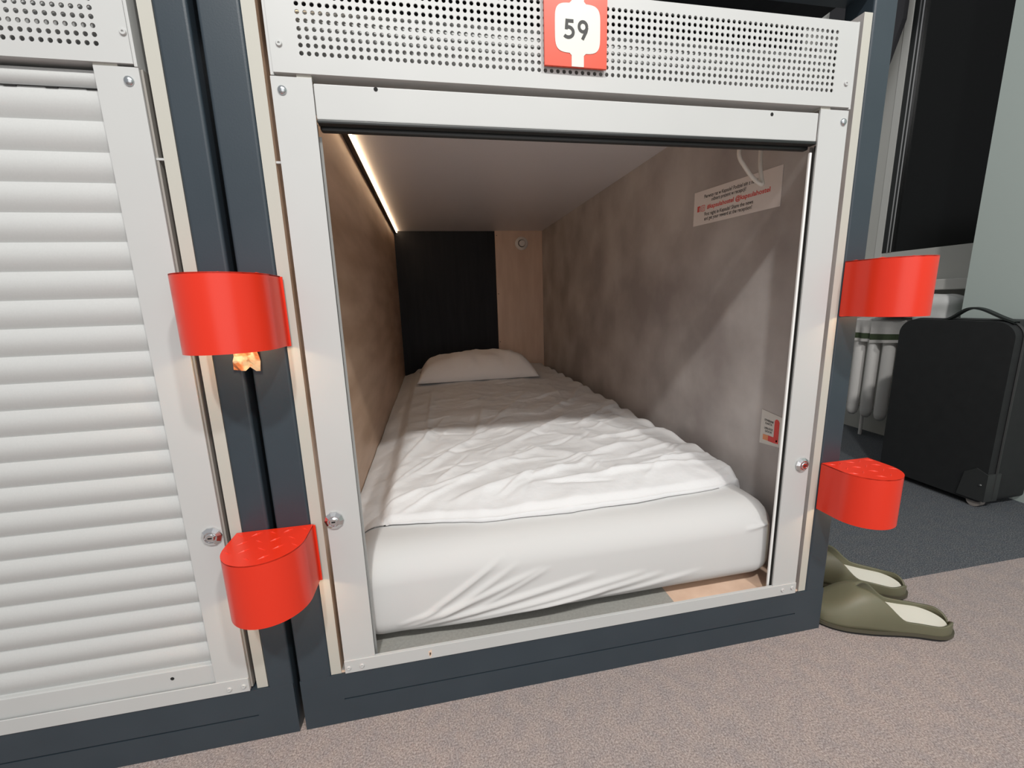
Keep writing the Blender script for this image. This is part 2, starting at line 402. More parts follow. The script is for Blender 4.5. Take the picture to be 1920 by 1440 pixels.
rivet(fas, -.0368, 1.1277, -.002); rivet(fas, .8916, 1.1301, -.002)
# bottom strip
bm = bmesh.new(); box(bm, -.0545, .907, -.0022, .0, .1075, .1335, .0006); box(bm, .0, .8478, -.001, .004, .120, .133)
sp = obj('sill_strip', bm, M['white'], W59)
for x, z in ((-.0475, .1185), (-.0240, .1190), (.8720, .1210), (.8965, .1225)): rivet(sp, x, z, -.0022)
bm = bmesh.new()
for dx, dz, w in ((.0985, .1195, .0016), (.1015, .1215, .0012), (.100, .116, .0014)): box(bm, dx-w, dx+w, -.00235, -.0022, dz-.005, dz+.005)
obj('stain', bm, M['tan'], sp)
# number plate
yP = -.010
def R2(x, z): return rp(x, z, yP)
a0 = R2(.3412, 1.1262); a1 = R2(.4428, 1.240)
bm = bmesh.new(); box(bm, a0[0], a1[0], yP, yP+.004, a0[1], a1[1], .0004); cyl(bm, ((a0[0]+a1[0])/2, yP+.004, a0[1]+.02), (0, 1, 0), .004, .004, .0045, 12)
pl = obj('number_plate', bm, [M['plate_red']], W59, label='red sign plate with white emblem and number 59')
bm = bmesh.new(); cx, cz = R2(.3945, 1.1785); hw, hh = .0365*.986, .0335*.986
outline = []; sw = .0098; e = .42
def sup(x): return hh*(1-(x/hw)**(2/e))**(e/2)
quarter = []
for k in range(1, 17):
    a = PI/2*k/17; quarter.append((hw*math.cos(a)**e, hh*math.sin(a)**e))
quarter = [(hw, 0)]+[q for q in quarter if q[0] > sw]
zs = sup(sw); up_, dn_ = a1[1]-.0004-cz, a0[1]+.0004-cz
outline = quarter+[(sw+.003, zs+.0002), (sw, zs+.003), (sw, up_), (-sw, up_), (-sw, zs+.003), (-sw-.003, zs+.0002)]+[(-x, z) for x, z in reversed(quarter)]
outline += [(-x, -z) for x, z in quarter[1:]]+[(-sw-.003, -zs-.0002), (-sw, -zs-.003), (-sw, dn_), (sw, dn_), (sw, -zs-.003), (sw+.003, -zs-.0002)]+[(x, -z) for x, z in reversed(quarter[1:])]
outline = [(cx+x, cz+z) for x, z in outline]
prism(bm, outline, lambda a, b: Vector((a, yP-.0006, b)), (0, .0005, 0))
obj('emblem', bm, M['signwhite'], pl)
# the digits 5 and 9 as even strokes
def stroke(bm, pts, w, y):
    Lp, Rp = [], []
    for i, p in enumerate(pts):
        p = Vector(p); a = Vector(pts[max(i-1, 0)]); b = Vector(pts[min(i+1, len(pts)-1)]); t = (b-a).normalized(); nn = Vector((-t.y, t.x))
        m_ = 1.0
        if 0 < i < len(pts)-1:
            t1 = (p-a).normalized(); n1 = Vector((-t1.y, t1.x)); m_ = 1/max(.5, nn.dot(n1))
        Lp.append(p+nn*w/2*m_); Rp.append(p-nn*w/2*m_)
    for i in range(len(pts)-1):
        bm.faces.new([bm.verts.new((q.x, y, q.y)) for q in (Lp[i], Lp[i+1], Rp[i+1], Rp[i])])
bm = bmesh.new(); H = .0262; w = .0047; bx, bz = cx-.0218, cz-.0145
def arc(cx_, cz_, rx, rz, a0_, a1_, n=18): return [(cx_+rx*math.cos(math.radians(a0_+(a1_-a0_)*k/n)), cz_+rz*math.sin(math.radians(a0_+(a1_-a0_)*k/n))) for k in range(n+1)]
yd = yP-.0009
stroke(bm, [(bx+.0150, bz+H-w/2), (bx+.0030, bz+H-w/2)], w, yd)
stroke(bm, [(bx+.0048, bz+H), (bx+.0036, bz+.0125)], w, yd-.0001)
stroke(bm, [(bx+.0036, bz+.0148)]+arc(bx+.0066, bz+.0090, .0080, .0068, 95, -140, 22), w, yd)
gx = bx+.0300
stroke(bm, arc(gx, bz+.0175, .0062, .0066, 0, 360, 30), w*.95, yd)
stroke(bm, [(gx+.0063, bz+.0165), (gx+.0050, bz+.0110), (gx-.0008, bz+.0005)], w, yd-.0002)
obj('number', bm, M['ink'], pl, recalc=False)

# stickers on the right wall (x = .9185 plane): a runs towards the door (-y), b up
SX = .9180
def sticker(name, corners, matp):
    bm = bmesh.new(); A = [bm.verts.new((SX, y, z)) for y, z in corners]; B = [bm.verts.new((SX-.0006, y, z)) for y, z in corners]
    bm.faces.new(A); bm.faces.new(B[::-1])
    for i in range(4): bm.faces.new((A[i], B[i], B[(i+1) % 4], A[(i+1) % 4]))
    return obj(name, bm, matp, W59)
nt_ = [(.468, 1.062), (.150, 1.045), (.150, .959), (.468, .970)]   # TL TR BR BL
st = sticker('notice_sticker', nt_, M['paper'])
def smap(c):
    TL, TR, BR, BL = [Vector((y, z)) for y, z in c]
    def f(u, v):
        p = (BL*(1-u)+BR*u)*(1-v)+(TL*(1-u)+TR*u)*v
        return Vector((SX-.0009, p.x, p.y))
    return f
F = smap(nt_)
asp = .318/.093
def line(s, u0, v0, u1, hv, bold=0):
    """text from u0 to u1, x-height baseline v0, cap height hv (fractions of the sticker)"""
    bmt = text_bm(s, 1.0, lambda a, b: Vector((a, b, 0)), bold)
    xs = [v.co.x for v in bmt.verts]; k = (u1-u0)/(max(xs)-min(xs)); x0 = min(xs)
    for v in bmt.verts: v.co = F(u0+(v.co.x-x0)*k, v0+v.co.y/.72*hv)
    return bmt
bm = bmesh.new()
for a in (('Pierwszy raz w Kapsule? Podziel się z nami, i', .145, .765, .80, .105), ('odbierz prezent w recepcji!', .245, .635, .655, .105),
          ('First night in Kapsula? Share the news', .16, .245, .74, .105), ('and get your reward at the reception!', .16, .115, .73, .105)):
    obj('notice_text', line(*a, .012), M['ink'], st, recalc=False)
bm = bmesh.new()
merge(bm, line('#kapsulahostel @kapsulahostel', .19, .435, .90, .125, .022))
def rq(u0, u1, v0, v1):
    bm.faces.new([bm.verts.new(F(a, b)) for a, b in ((u0, v0), (u1, v0), (u1, v1), (u0, v1))])
rq(.055, .078, .40, .57); rq(.089, .097, .40, .57); rq(.078, .089, .53, .57); rq(.086, .089, .40, .44)   # square with a letter f cut out
for k in range(20):   # camera outline: rounded square ring and lens ring
    for r0, r1, e in ((.021, .026, .35), (.009, .013, 1)):
        P = []
        for kk, rr in ((k, r0), (k+1, r0), (k+1, r1), (k, r1)):
            a = 2*PI*kk/20; ca, sa = math.cos(a), math.sin(a)
            P.append(bm.verts.new(F(.135+rr*math.copysign(abs(ca)**e, ca), .485+asp*rr*math.copysign(abs(sa)**e, sa))))
        bm.faces.new(P)
obj('notice_text', bm, M['inkred'], st, recalc=False, label='red printed line with two round-cornered icons')
ps = [(.150, .497), (.078, .486), (.062, .418), (.149, .411)]
ps = [(.150, .496), (.072, .488), (.070, .420), (.150, .411)]
st2 = sticker('key_sticker', ps, M['paperwhite']); F = smap(ps)
bm = bmesh.new()
for s, u0, v0, u1 in (('OTWIERANIE', .13, .70, .48), ('KARTA', .18, .61, .44), ('UNLOCK', .15, .46, .48), ('DOOR', .19, .37, .45)):
    merge(bm, line(s, u0, v0, u1, .065, .02))
obj('sticker_text', bm, M['ink'], st2, recalc=False)
bm = bmesh.new()
def poly(pts): bm.faces.new([bm.verts.new(F(a, b)) for a, b in pts])
poly([(.52, .10), (.70, .10), (.70, .80), (.665, .86), (.61, .88), (.555, .86), (.52, .80)]); poly([(.32, .12), (.52, .10), (.52, .28), (.32, .29)])
obj('red_card_picture', bm, M['inkred'], st2, recalc=False)
bm = bmesh.new(); poly([(.12, .13), (.32, .12), (.32, .29), (.12, .29)]); obj('orange_card_picture', bm, M['inkorange'], st2, recalc=False)
bm = bmesh.new(); poly([(.61, .15), (.66, .15), (.66, .22), (.61, .22)]); obj('card_picture_dot', bm, M['ink'], st2, recalc=False)

# ------------------------------------------------------------------ left capsule with closed shutter
OX = -1.1225
WL = thing('sleeping_capsule', 'capsule left of the steps with its white slatted roller shutter closed', 'capsule bed', (OX+.42, .03, 0))
carcase(WL, OX, pl=(-.137, -.080), pr=(.9355, .9775), right_board=(.9180, .9355), wallmats=(M['cream'], M['cream']))
SRx0, SRx1 = -.2670, -.2148
s1 = stile(WL, SRx0, SRx1); s2 = stile(WL, OX-.0545, OX)
lock(s1, -.2301, .410); lock(s2, OX-.0415, .413)
dome(s1, 'bolt', -.2282, 1.0715, -.0002, .0062, .004, M['steel'])
bm = bmesh.new(); box(bm, SRx0, SRx0+.028, .001, .024, 1.0885, 1.0915); obj('bracket_tab', bm, M['cream'], s1)
# shutter curtain: slats in one mesh
bm = bmesh.new(); pitch = .03889; z0s = 1.0251
prof = []
for k in range(-2, 24):
    zt = z0s-k*pitch; zb = zt-pitch
    if k == -2: zt = 1.0865
    n = 7
    for i in range(n+1):
        t = i/n; z = zt+(zb-zt)*t
        prof.append((.013-.0065*math.sin(PI*(.10+.90*t)), z))
    prof.append((.0150, zb+.0004)); prof.append((.0150, zb-.0001))
prof = [p for p in prof if p[1] > .118]
A = [bm.verts.new((OX+.0, y, z)) for y, z in prof]; B = [bm.verts.new((SRx0+.004, y, z)) for y, z in prof]
for i in range(len(prof)-1): bm.faces.new((A[i], A[i+1], B[i+1], B[i]))
bk = bmesh.new(); box(bk, OX-.062, OX+.918, .35, .37, .10, 1.245); obj('back_panel', bk, M['cream'], WL)
cur = obj('shutter_curtain', bm, M['slat'], WL, smooth=True)
x = SRx0-.004; top = [(SRx0, 1.0637)]; 
while x > OX+.04:
    top += [(x, 1.0637), (x, 1.0627), (x-.014, 1.0627), (x-.014, 1.0637)]; x -= .046
bm = bmesh.new(); prism(bm, top+[(OX+.02, 1.0637), (OX+.02, 1.0643), (SRx0, 1.0643)], lambda a, b: Vector((a, .0085, b)), (0, .002, 0))
obj('slat_slots', bm, M['hole'], cur)
bm = bmesh.new(); box(bm, OX+.0003, SRx0+.0, .003, .015, .122, .1690, .002, 2); bar2 = obj('shutter_bottom_bar', bm, M['white'], WL, True)
bm = bmesh.new(); cyl(bm, (-.332, .0031, .1545), (0, -1, 0), .003, .003, .0004, 14); obj('drain_hole', bm, M['hole'], bar2)
bm = bmesh.new(); cyl(bm, (OX-.045, .050, 1.152), (1, 0, 0), .040, .040, .945, 40); obj('shutter_roll', bm, M['slat'], WL, True)
bm = bmesh.new(); box(bm, OX-.0525, OX+.905, .118, .122, 1.088, 1.226); obj('roll_box', bm, M['slat'], WL)
bm = perforated(OX-.0488, -.2187, 1.0915, 1.2238, -.2567-87*.01003, 88, 1.1124, 11, .01003, .0030, -.002, .0015)
fl = obj('perforated_fascia', bm, M['white'], WL)
bm = bmesh.new(); box(bm, -.2187, -.2148, -.001, .03, 1.0885, 1.2245, .0006); obj('fascia_flange', bm, M['white'], fl)
rivet(fl, -.2235, 1.1275, -.002)
bm = bmesh.new(); box(bm, OX-.0545, -.2148, -.0022, .0, .1075, .1345, .0006)
sp2 = obj('sill_strip', bm, M['white'], WL)
for x, z in ((-.2465, .1180), (-.2235, .1195)): rivet(sp2, x, z, -.0022)
bm = bmesh.new(); box(bm, SRx0+.002, -.2120, .0045, .06, .110, 1.088); obj('guide_channel', bm, M['chan'], WL)
# small clips bridging stile and board
for root, x0, x1 in ((WL, -.2150, -.2055), (W59, -.0625, -.0545)):
    bm = bmesh.new(); box(bm, x0, x1, .004, .008, .9765, .9795); obj('spacer_clip', bm, M['white'], root)

# ------------------------------------------------------------------ red steps
def dshape(w, d, off=0.0, n=24):
    """D outline, back on y=0, front towards -y"""
    r = w/2-off; c = -(d-w/2); pts = [(-r, 0)]
    for k in range(n+1):
        a = PI+PI*k/n; pts.append((r*math.cos(a), c+r*math.sin(a)))
    pts.append((r, 0)); return pts
def make_step():
    t = thing('capsule_step', 'x', 'step', (0, 0, 0)); w, d, h = .118, .103, .1045
    bm = bmesh.new(); prism(bm, dshape(w, d), lambda a, b: Vector((a, b, h-.002)), (0, 0, .002))
    # raised tear-shaped tread bars
    random.seed(4)
    for i in range(-2, 3):
        for j in range(0, 4):
            px = i*.024+(.012 if j % 2 else 0); py = -.012-j*.024
            if abs(px) > .05 or (px/.056)**2+(max(0, -py-.045)/.052)**2 > .92: continue
            ang = PI/5 if (i+j) % 2 else -PI/5
            q = Matrix.Translation((px, py, h)) @ Matrix.Rotation(ang, 4, 'Z')
            L_ = .0085
            vv = [q @ Vector(p) for p in ((-L_, 0, 0), (0, -.0016, 0), (L_, 0, 0), (0, .0016, 0), (0, 0, .0016))]
            V = [bm.verts.new(p) for p in vv]
            for a, b in ((0, 1), (1, 2), (2, 3), (3, 0)): bm.faces.new((V[a], V[b], V[4]))
    obj('tread', bm, M['red'], t, recalc=False)
    bm = bmesh.new(); o = dshape(w, d); i_ = dshape(w, d, .0018)
    rows = []
    for P, z in ((o, h-.0002), (o, 0), (i_, 0), (i_, h-.002)): rows.append([bm.verts.new((a, b, z)) for a, b in P])
    for A, B in zip(rows, rows[1:]):
        for k in range(len(A)-1): bm.faces.new((A[k], A[k+1], B[k+1], B[k]))
    obj('skirt', bm, M['red'], t, True)
    bm = bmesh.new(); box(bm, -w/2+.001, w/2+.0035, -.0022, -.0004, -.001, h-.001, .0005); obj('back_plate', bm, M['red'], t)
    bm = bmesh.new(); lathe(bm, (0, -.045, .040), (0, 0, -1), [(.016, 0), (.016, .006), (.010, .010), (0, .011)], 20); obj('bulb', bm, M['bulb'], t, True)
    ld = bpy.data.lights.new('step_light', 'POINT'); ld.energy = .22; ld.color = (1, .84, .50); ld.shadow_soft_size = .006
    lo = bpy.data.objects.new('step_light', ld); C.objects.link(lo); lo.location = (0, -.045, .022); lo.parent = t
    return t
steps = [((-.1345, -.0008, .7135), 'red half-round step on the posts left of the open capsule, upper one, wrapper under it'),
         ((-.1345, -.0008, .3060), 'red half-round step low on the posts left of the open capsule, studded top visible'),
         ((.9960, -.0008, .7220), 'red half-round step on the right post, level with the window sill'),
         ((.9960, -.0008, .3090), 'red half-round step low on the right post, above the slippers')]
p0 = make_step()
for i, (loc, lab) in enumerate(steps):
    o = p0 if i == 0 else copy_tree(p0)
    o.location = loc; tag(o, lab, 'step', 'red climbing steps on the capsule posts')

# crumpled wrapper tucked under the upper left step
bm = bmesh.new(); random.seed(3); nx, nz = 7, 6; G = []
for j in range(nz):
    row = []
    for i in range(nx):
        u, v = i/(nx-1), j/(nz-1)
        x = -.1335+.030*u-.005*(v)*(1-u)+random.uniform(-.001, .001); z = .7180-.0320*v-.004*u*v+(.006*v if i == 4 else 0)+random.uniform(-.0008, .0008)
        y = -.006+random.uniform(-.0035, .0035)
        x, z = rp(x, z, -.006); x = CAM.x+(x-CAM.x)*1.075; z = CAM.z+(z-CAM.z)*1.075
        row.append(bm.verts.new((x, y, z)))
    G.append(row)
for j in range(nz-1):
    for i in range(nx-1): bm.faces.new((G[j][i], G[j][i+1], G[j+1][i+1], G[j+1][i]))
g = bmesh.ops.solidify(bm, geom=bm.faces[:], thickness=.0015)
tag(obj('candy_wrapper', bm, M['foil']), 'crumpled orange and cream wrapper stuck under the upper left red step', 'wrapper')

# ------------------------------------------------------------------ mattress
def fold_z(x, y): return 0
def roundbox(x0, x1, y0, y1, z0, z1, r, nx, ny, nz, disp=None):
    bm = bmesh.new(); V = {}
    def key(i, j, k): return (i, j, k)
    def g(n, a, b, i):
        return a+(b-a)*i/n
    def vert(i, j, k):
        if (i, j, k) in V: return V[(i, j, k)]
        p = Vector((g(nx, x0, x1, i), g(ny, y0, y1, j), g(nz, z0, z1, k)))
        rr = r
        c = Vector((min(max(p.x, x0+rr), x1-rr), min(max(p.y, y0+rr), y1-rr), min(max(p.z, z0+rr), z1-rr)))
        d = p-c
        if d.length > 1e-9:
            # cube-ish to sphere
            q = c+d.normalized()*min(rr, max(abs(d.x), abs(d.y), abs(d.z)) if d.length else rr)
            nrm = d.normalized()
        else: q = p; nrm = Vector((0, 0, 1))
        if disp: q = q+disp(q, nrm)
        v = bm.verts.new(q); V[(i, j, k)] = v; return v
    for i in range(nx):
        for j in range(ny):
            for k in (0, nz): bm.faces.new((vert(i, j, k), vert(i+1, j, k), vert(i+1, j+1, k), vert(i, j+1, k)))
    for i in range(nx):
        for k in range(nz):
            for j in (0, ny): bm.faces.new((vert(i, j, k), vert(i+1, j, k), vert(i+1, j, k+1), vert(i, j, k+1)))
    for j in range(ny):
        for k in range(nz):
            for i in (0, nx): bm.faces.new((vert(i, j, k), vert(i, j+1, k), vert(i, j+1, k+1), vert(i, j, k+1)))
    return bm
mfolds = [(.10, .180, .235, .268, .008, .0040), (.13, .172, .262, .250, .009, .0032), (.08, .160, .30, .232, .010, .0042), (.20, .175, .33, .235, .007, .0022),
          (.09, .150, .40, .206, .010, .0045), (.12, .140, .50, .192, .012, .0055), (.10, .133, .42, .165, .010, .0045), (.30, .150, .56, .185, .010, .0040),
          (.45, .150, .66, .178, .010, .0025), (.05, .165, .12, .185, .008, .002), (.80, .262, .85, .268, .006, .003), (.82, .276, .86, .262, .005, .0025)]
MX0, MX1, MY0, MY1, MZ0, MZ1 = -.050, .890, .034, 2.12, .112, .312
def mdisp(q, nrm):
    d = Vector((0, 0, 0))
    if nrm.y < -.3:
        d.y -= seg_folds(q.x, q.z, mfolds)*(-nrm.y)*1.5
        d.y -= .006*math.sin(PI*(q.z-MZ0)/(MZ1-MZ0))
        # the sheet is pulled under: bottom right lifts and bottom corners tuck back
        if q.z < .16: d.y += .010*((.16-q.z)/.05)**2
        d.z += .006*max(0, (q.x-.4)/.5)*max(0, 1-(q.z-MZ0)/.06)
    n_ = noise.noise(Vector((q.x*6, q.y*6, q.z*6)))
    d += nrm*n_*.0012
    return d
bm = roundbox(MX0, MX1, MY0, MY1, MZ0, MZ1, .062, 210, 90, 60, mdisp)
tag(obj('mattress', bm, M['sheet'], None, 'full'), 'thick mattress in a tight white fitted sheet filling the capsule floor', 'mattress')

# ------------------------------------------------------------------ duvet / top sheet
random.seed(11)
dfolds = []
# long drag folds read from the picture (x, y ground coordinates, top of bed)
dfolds += [(.06, .30, .30, .62, .016, .010), (.12, .22, .42, .40, .016, .010), (.20, .18, .55, .30, .015, .009), (.05, .45, .16, .80, .014, .008),
           (.30, .42, .60, .72, .018, .010), (.45, .30, .75, .40, .014, .009), (.55, .20, .85, .27, .012, .010), (.40, .19, .83, .22, .010, .008),
           (.60, .45, .86, .50, .013, .009), (.62, .62, .85, .85, .014, .008), (.35, .75, .55, 1.15, .02, .008), (.55, .80, .80, 1.05, .016, .009),
           (.25, .55, .33, .95, .02, .007), (.70, .95, .85, 1.25, .014, .008), (.10, .60, .12, 1.3, .014, .007), (.50, 1.0, .75, 1.15, .012, .006),
           (.03, .20, .20, .26, .010, .007), (.02, .26, .10, .40, .010, .007), (.36, .22, .50, .27, .010, .007), (.66, .30, .80, .36, .010, .008)]
for k in range(150):
    x = random.uniform(.03, .84); y = random.uniform(.14, 1.45); a = random.gauss(.45, .38); l = random.uniform(.04, .16)
    dfolds.append((x, y, x+l*math.cos(a), y+l*math.sin(a), random.uniform(.004, .010), random.uniform(.0015, .0045)*random.choice((1, 1, -1))))
def mtop(x, y):
    rr = .062; dx = max(MX0+rr-x, x-(MX1-rr), 0); dy = max(MY0+rr-y, 0)
    return MZ1-rr+math.sqrt(max(rr*rr-min(dx*dx+dy*dy, rr*rr*.995), 0))
hem = [(-.05, .150), (-.02, .146), (.10, .128), (.25, .104), (.40, .099), (.50, .100), (.62, .106), (.72, .116), (.80, .130), (.86, .150), (.91, .18)]
def hemy(x):
    for (a, b), (c, d) in zip(hem, hem[1:]):
        if a <= x <= c: return b+(d-b)*(x-a)/(c-a)
    return hem[0][1] if x < hem[0][0] else hem[-1][1]
def sst(a, b, x):
    t = min(max((x-a)/(b-a), 0), 1); return t*t*(3-2*t)
X0, X1, Y1 = -.0605, .915, 2.13
NXg, NYg = 230, 330
bm = bmesh.new(); G = []
for j in range(NYg+1):
    row = []
    v = j/NYg; vv = v**1.35
    for i in range(NXg+1):
        x = X0+(X1-X0)*i/NXg
        y0 = hemy(x)+.009*noise.noise(Vector((x*7, 3, 0)))+.003*noise.noise(Vector((x*25, 3, 0)))
        y = y0+(Y1-y0)*vv
        z = .345
        # main quilt is slightly puffed, flat flap along the left wall
        z -= .024*(1-sst(-.005, .035, x))
        z -= .016*(1-sst(-.062, .004, x))
        z += .008*math.sin(PI*min(max(x/.85, 0), 1))
        z -= .095*sst(.862, .917, x)**1.3
        edge = sst(0, .03, y-y0)
        z -= (1-sst(0, .02, y-y0))*.010+(1-sst(0, .10, y-y0))*.016
        if y < .10 and False: z -= 0
        n1 = noise.noise(Vector((x*5, y*4, 1)))*.006+noise.noise(Vector((x*13, y*11, 5)))*.004+noise.noise(Vector((x*30, y*26, 9)))*.0016
        rid = abs(noise.noise(Vector((x*9+2, y*7, 2.5))))
        amp = (.35+.65*edge)
        z += (n1-.010*rid+.004+seg_folds(x, y, dfolds)*1.0)*amp
        # wavy gathers on the right edge
        z += .006*math.sin(y*44+2*noise.noise(Vector((y*9, 0, 0))))*sst(.78, .88, x)*edge
        # follows the rounded front of the mattress
        if y < .10: z -= (.10-y)*.35
        if x < .882: z = max(z, mtop(x, y)+.0022)
        row.append(bm.verts.new((min(x, .9150), y, z)))
    G.append(row)
for j in range(NYg):
    for i in range(NXg): bm.faces.new((G[j][i], G[j][i+1], G[j+1][i+1], G[j+1][i]))
# turned-under hem
low = [bm.verts.new((v.co.x, v.co.y+.004, (mtop(v.co.x, v.co.y)+.0022) if v.co.x < .80 else mtop(v.co.x, v.co.y) if v.co.x < .885 else v.co.z-.03)) for v in G[0]]
for i in range(NXg): bm.faces.new((G[0][i], low[i], low[i+1], G[0][i+1]))
tag(obj('duvet', bm, M['duvet'], None, 'full'), 'crumpled white duvet cover spread over the mattress up to the pillow', 'duvet')

# ------------------------------------------------------------------ pillow
bm = bmesh.new(); N = 60
PX, PY, PZ, PW, PD, PH = .375, 1.70, .343, .333, .20, .138
def pil(u, v, top):
    e = (1-abs(u)**4.6)**.55*(1-abs(v)**2.8)**.6 if abs(u) < 1 and abs(v) < 1 else 0
    sx = u*(1-.05*(1-abs(v)**2)); sy = v*(1-.07*(1-abs(u)**2))
    h = PH*e*(1.0 if top else .10)
    h *= 1+.10*u*(-.3)
    x = PX+PW*sx; y = PY+PD*sy
    if top: h += (.014*noise.noise(Vector((x*7, y*7, 3)))+.007*noise.noise(Vector((x*22, y*14, 4)))-.022*abs(noise.noise(Vector((x*9+y*5, y*4, 8)))))*min(1, e*1.6)+.010*u*e
    lift = .020
    return Vector((x, y, PZ+lift+(h if top else -h*1.2)))
for top in (1, 0):
    G = [[bm.verts.new(pil(-1+2*i/N, -1+2*j/N, top)) for i in range(N+1)] for j in range(N+1)]
    for j in range(N):
        for i in range(N):
            q = (G[j][i], G[j][i+1], G[j+1][i+1], G[j+1][i]); bm.faces.new(q if top else q[::-1])
bmesh.ops.remove_doubles(bm, verts=bm.verts, dist=.0004)
o = obj('pillow', bm, M['pillow'], None, 'full')
tag(o, 'plump white pillow at the dark far end of the capsule bed', 'pillow')

# ------------------------------------------------------------------ hanging cord loop
bm = bmesh.new(); yc = .15
pts = [(.812, yc, 1.150), (.809, yc, 1.11), (.806, yc, 1.075), (.808, yc, 1.056), (.820, yc, 1.040), (.842, yc, 1.017), (.860, yc-.004, 1.002), (.8655, yc-.004, 1.004), (.865, yc, 1.015), (.859, yc, 1.045), (.858, yc, 1.09), (.858, yc, 1.150)]
tube(bm, smooth_path(pts, 6), .0042, 10)
for xx in (.812, .858): box(bm, xx-.006, xx+.006, yc-.006, yc+.006, 1.145, ZC+.001, .001)
tag(obj('cord_loop', bm, M['plastic'], None, True), 'cream plastic cord loop hanging from the capsule ceiling in front of the notice', 'cord')

# ------------------------------------------------------------------ slippers
def make_slipper():
    t = thing('slipper', 'x', 'slipper', (0, 0, 0)); Ls = .285
    def halfw(u):     # u 0 toe .. 1 heel
        base = .054-.011*sst(.35, .75, u)
        e = 1-((1-u/.30)**2.3 if u < .30 else 0)
        e2 = 1-(((u-.80)/.20)**2.4 if u > .80 else 0)
        return base*max(e, 0)**.5*max(e2, 0)**.5
    def cen(u): return .004*math.sin(PI*u*1.2)
    N = 56; K = 12
    us = [.5-.5*math.cos(PI*i/N) for i in range(N+1)]
    def H(u): # crown height
        return .028+.050*sst(0, .38, u)-.016*sst(.42, 1, u)
    def amax(u):
        if u < .34: return PI/2
        return (PI/2)*((1-sst(.32, .66, u))*.80+.20)+(.12*sst(.85, 1, u))
    base = .012
    bm = bmesh.new(); rows = []
    for u in us:
        w = halfw(u); am = amax(u); r = []
        for s in (-1, 1):
            for k in range(K+1):
                a = am*k/K
                x = s*w*(math.cos(a)**.75 if a < PI/2-1e-6 else 0); z = base+H(u)*min(1, w/.030)**.35*math.sin(a)**.9
                r.append(bm.verts.new((cen(u)+x, -Ls*u, z)))
        rows.append(r)
    for A, B in zip(rows, rows[1:]):
        for s in (0, K+1):
            for k in range(K): bm.faces.new((A[s+k], A[s+k+1], B[s+k+1], B[s+k]))
    bmesh.ops.remove_doubles(bm, verts=bm.verts, dist=.0006)
    up = obj('upper', bm, M['olive'], t, 'full')
    md = up.modifiers.new('thick', 'SOLIDIFY'); md.thickness = .0042; md.offset = -1; md.use_rim = True
    def outline(sc, n=60):
        P = [(cen(u)+halfw(u)*sc, -Ls*(.5+(u-.5)*sc)) for u in us]; Q = [(cen(u)-halfw(u)*sc, -Ls*(.5+(u-.5)*sc)) for u in reversed(us[1:-1])]
        return P+Q
    bm = bmesh.new(); prism(bm, outline(1.03), lambda a, b: Vector((a, b, .006)), (0, 0, .008)); obj('sole_band', bm, M['oliveband'], t, True)
    bm = bmesh.new(); prism(bm, outline(.99), lambda a, b: Vector((a, b, .0)), (0, 0, .006)); obj('outsole', bm, M['sole'], t)
    bm = bmesh.new(); prism(bm, outline(.93), lambda a, b: Vector((a, b, .014)), (0, 0, .012)); obj('insole', bm, M['insole'], t)
    return t
# near: heel at (1.253,-.066), pointing towards (.99,.05)
sl = make_slipper()
def place(o, toe, heel, lab):
    d = Vector(toe)-Vector(heel); o.location = (toe[0], toe[1], 0); o.rotation_euler = (0, 0, math.atan2(d.y, d.x)-PI/2)
    tag(o, lab, 'slipper', 'olive slippers by the right post')
sl2 = copy_tree(sl)
place(sl, (.9950, .043), (1.252, -.066), 'nearer olive green clog slipper with white insole, heel towards the camera')
place(sl2, (1.060, .212), (1.288, .050), 'farther olive green clog slipper, half hidden behind the nearer one')

# ------------------------------------------------------------------ suitcase
SC = thing('suitcase', 'upright black soft suitcase standing against the grey right wall', 'suitcase', (2.09, .5, 0))
cx0, cx1, cy0, cy1, cz0, cz1 = 2.0, 2.185, .325, .672, .022, .655
bm = bmesh.new(); pts = []
r = .055
def rc(cx_, cz_, a0_, rr): return [(cx_+rr*math.cos(math.radians(a0_+9*k)), cz_+rr*math.sin(math.radians(a0_+9*k))) for k in range(11)]
pts = rc(cy1-r, cz1-r, 0, r)+rc(cy0+r, cz1-r, 90, r)+rc(cy0+.02, cz0+.02, 180, .02)+rc(cy1-.02, cz0+.02, 270, .02)
prism(bm, pts, lambda a, b: Vector((cx0, a, b)), (cx1-cx0, 0, 0))
es = [e for e in bm.edges if abs(e.verts[0].co.x-e.verts[1].co.x) < 1e-6]
bmesh.ops.bevel(bm, geom=es, offset=.012, segments=3, affect='EDGES')
bmesh.ops.recalc_face_normals(bm, faces=bm.faces)
body = obj('body', bm, M['blackcase'], SC, True)
bm = bmesh.new()
zip_pts = [Vector((cx0+.035, a+(.002 if a > .5 else -.002), b+.002)) for a, b in pts]+[Vector((cx0+.035, pts[0][0]+.002, pts[0][1]+.002))]
tube(bm, zip_pts, .004, 6, False); obj('zip', bm, M['blackplastic'], body, True)
bm = bmesh.new()
hp = smooth_path([(2.03, .548, cz1-.004), (2.03, .520, cz1+.010), (2.03, .480, cz1+.040), (2.03, .440, cz1+.040), (2.03, .385, cz1+.014), (2.03, .345, cz1-.003)], 6)
A_ = []
for p in hp: A_.append([bm.verts.new(p+Vector((dx, 0, dz))) for dx, dz in ((-.012, -.0035), (.012, -.0035), (.012, .0035), (-.012, .0035))])
for a, b in zip(A_, A_[1:]):
    for k in range(4): bm.faces.new((a[k], a[(k+1) % 4], b[(k+1) % 4], b[k]))
obj('handle', bm, M['strap'], SC, True)
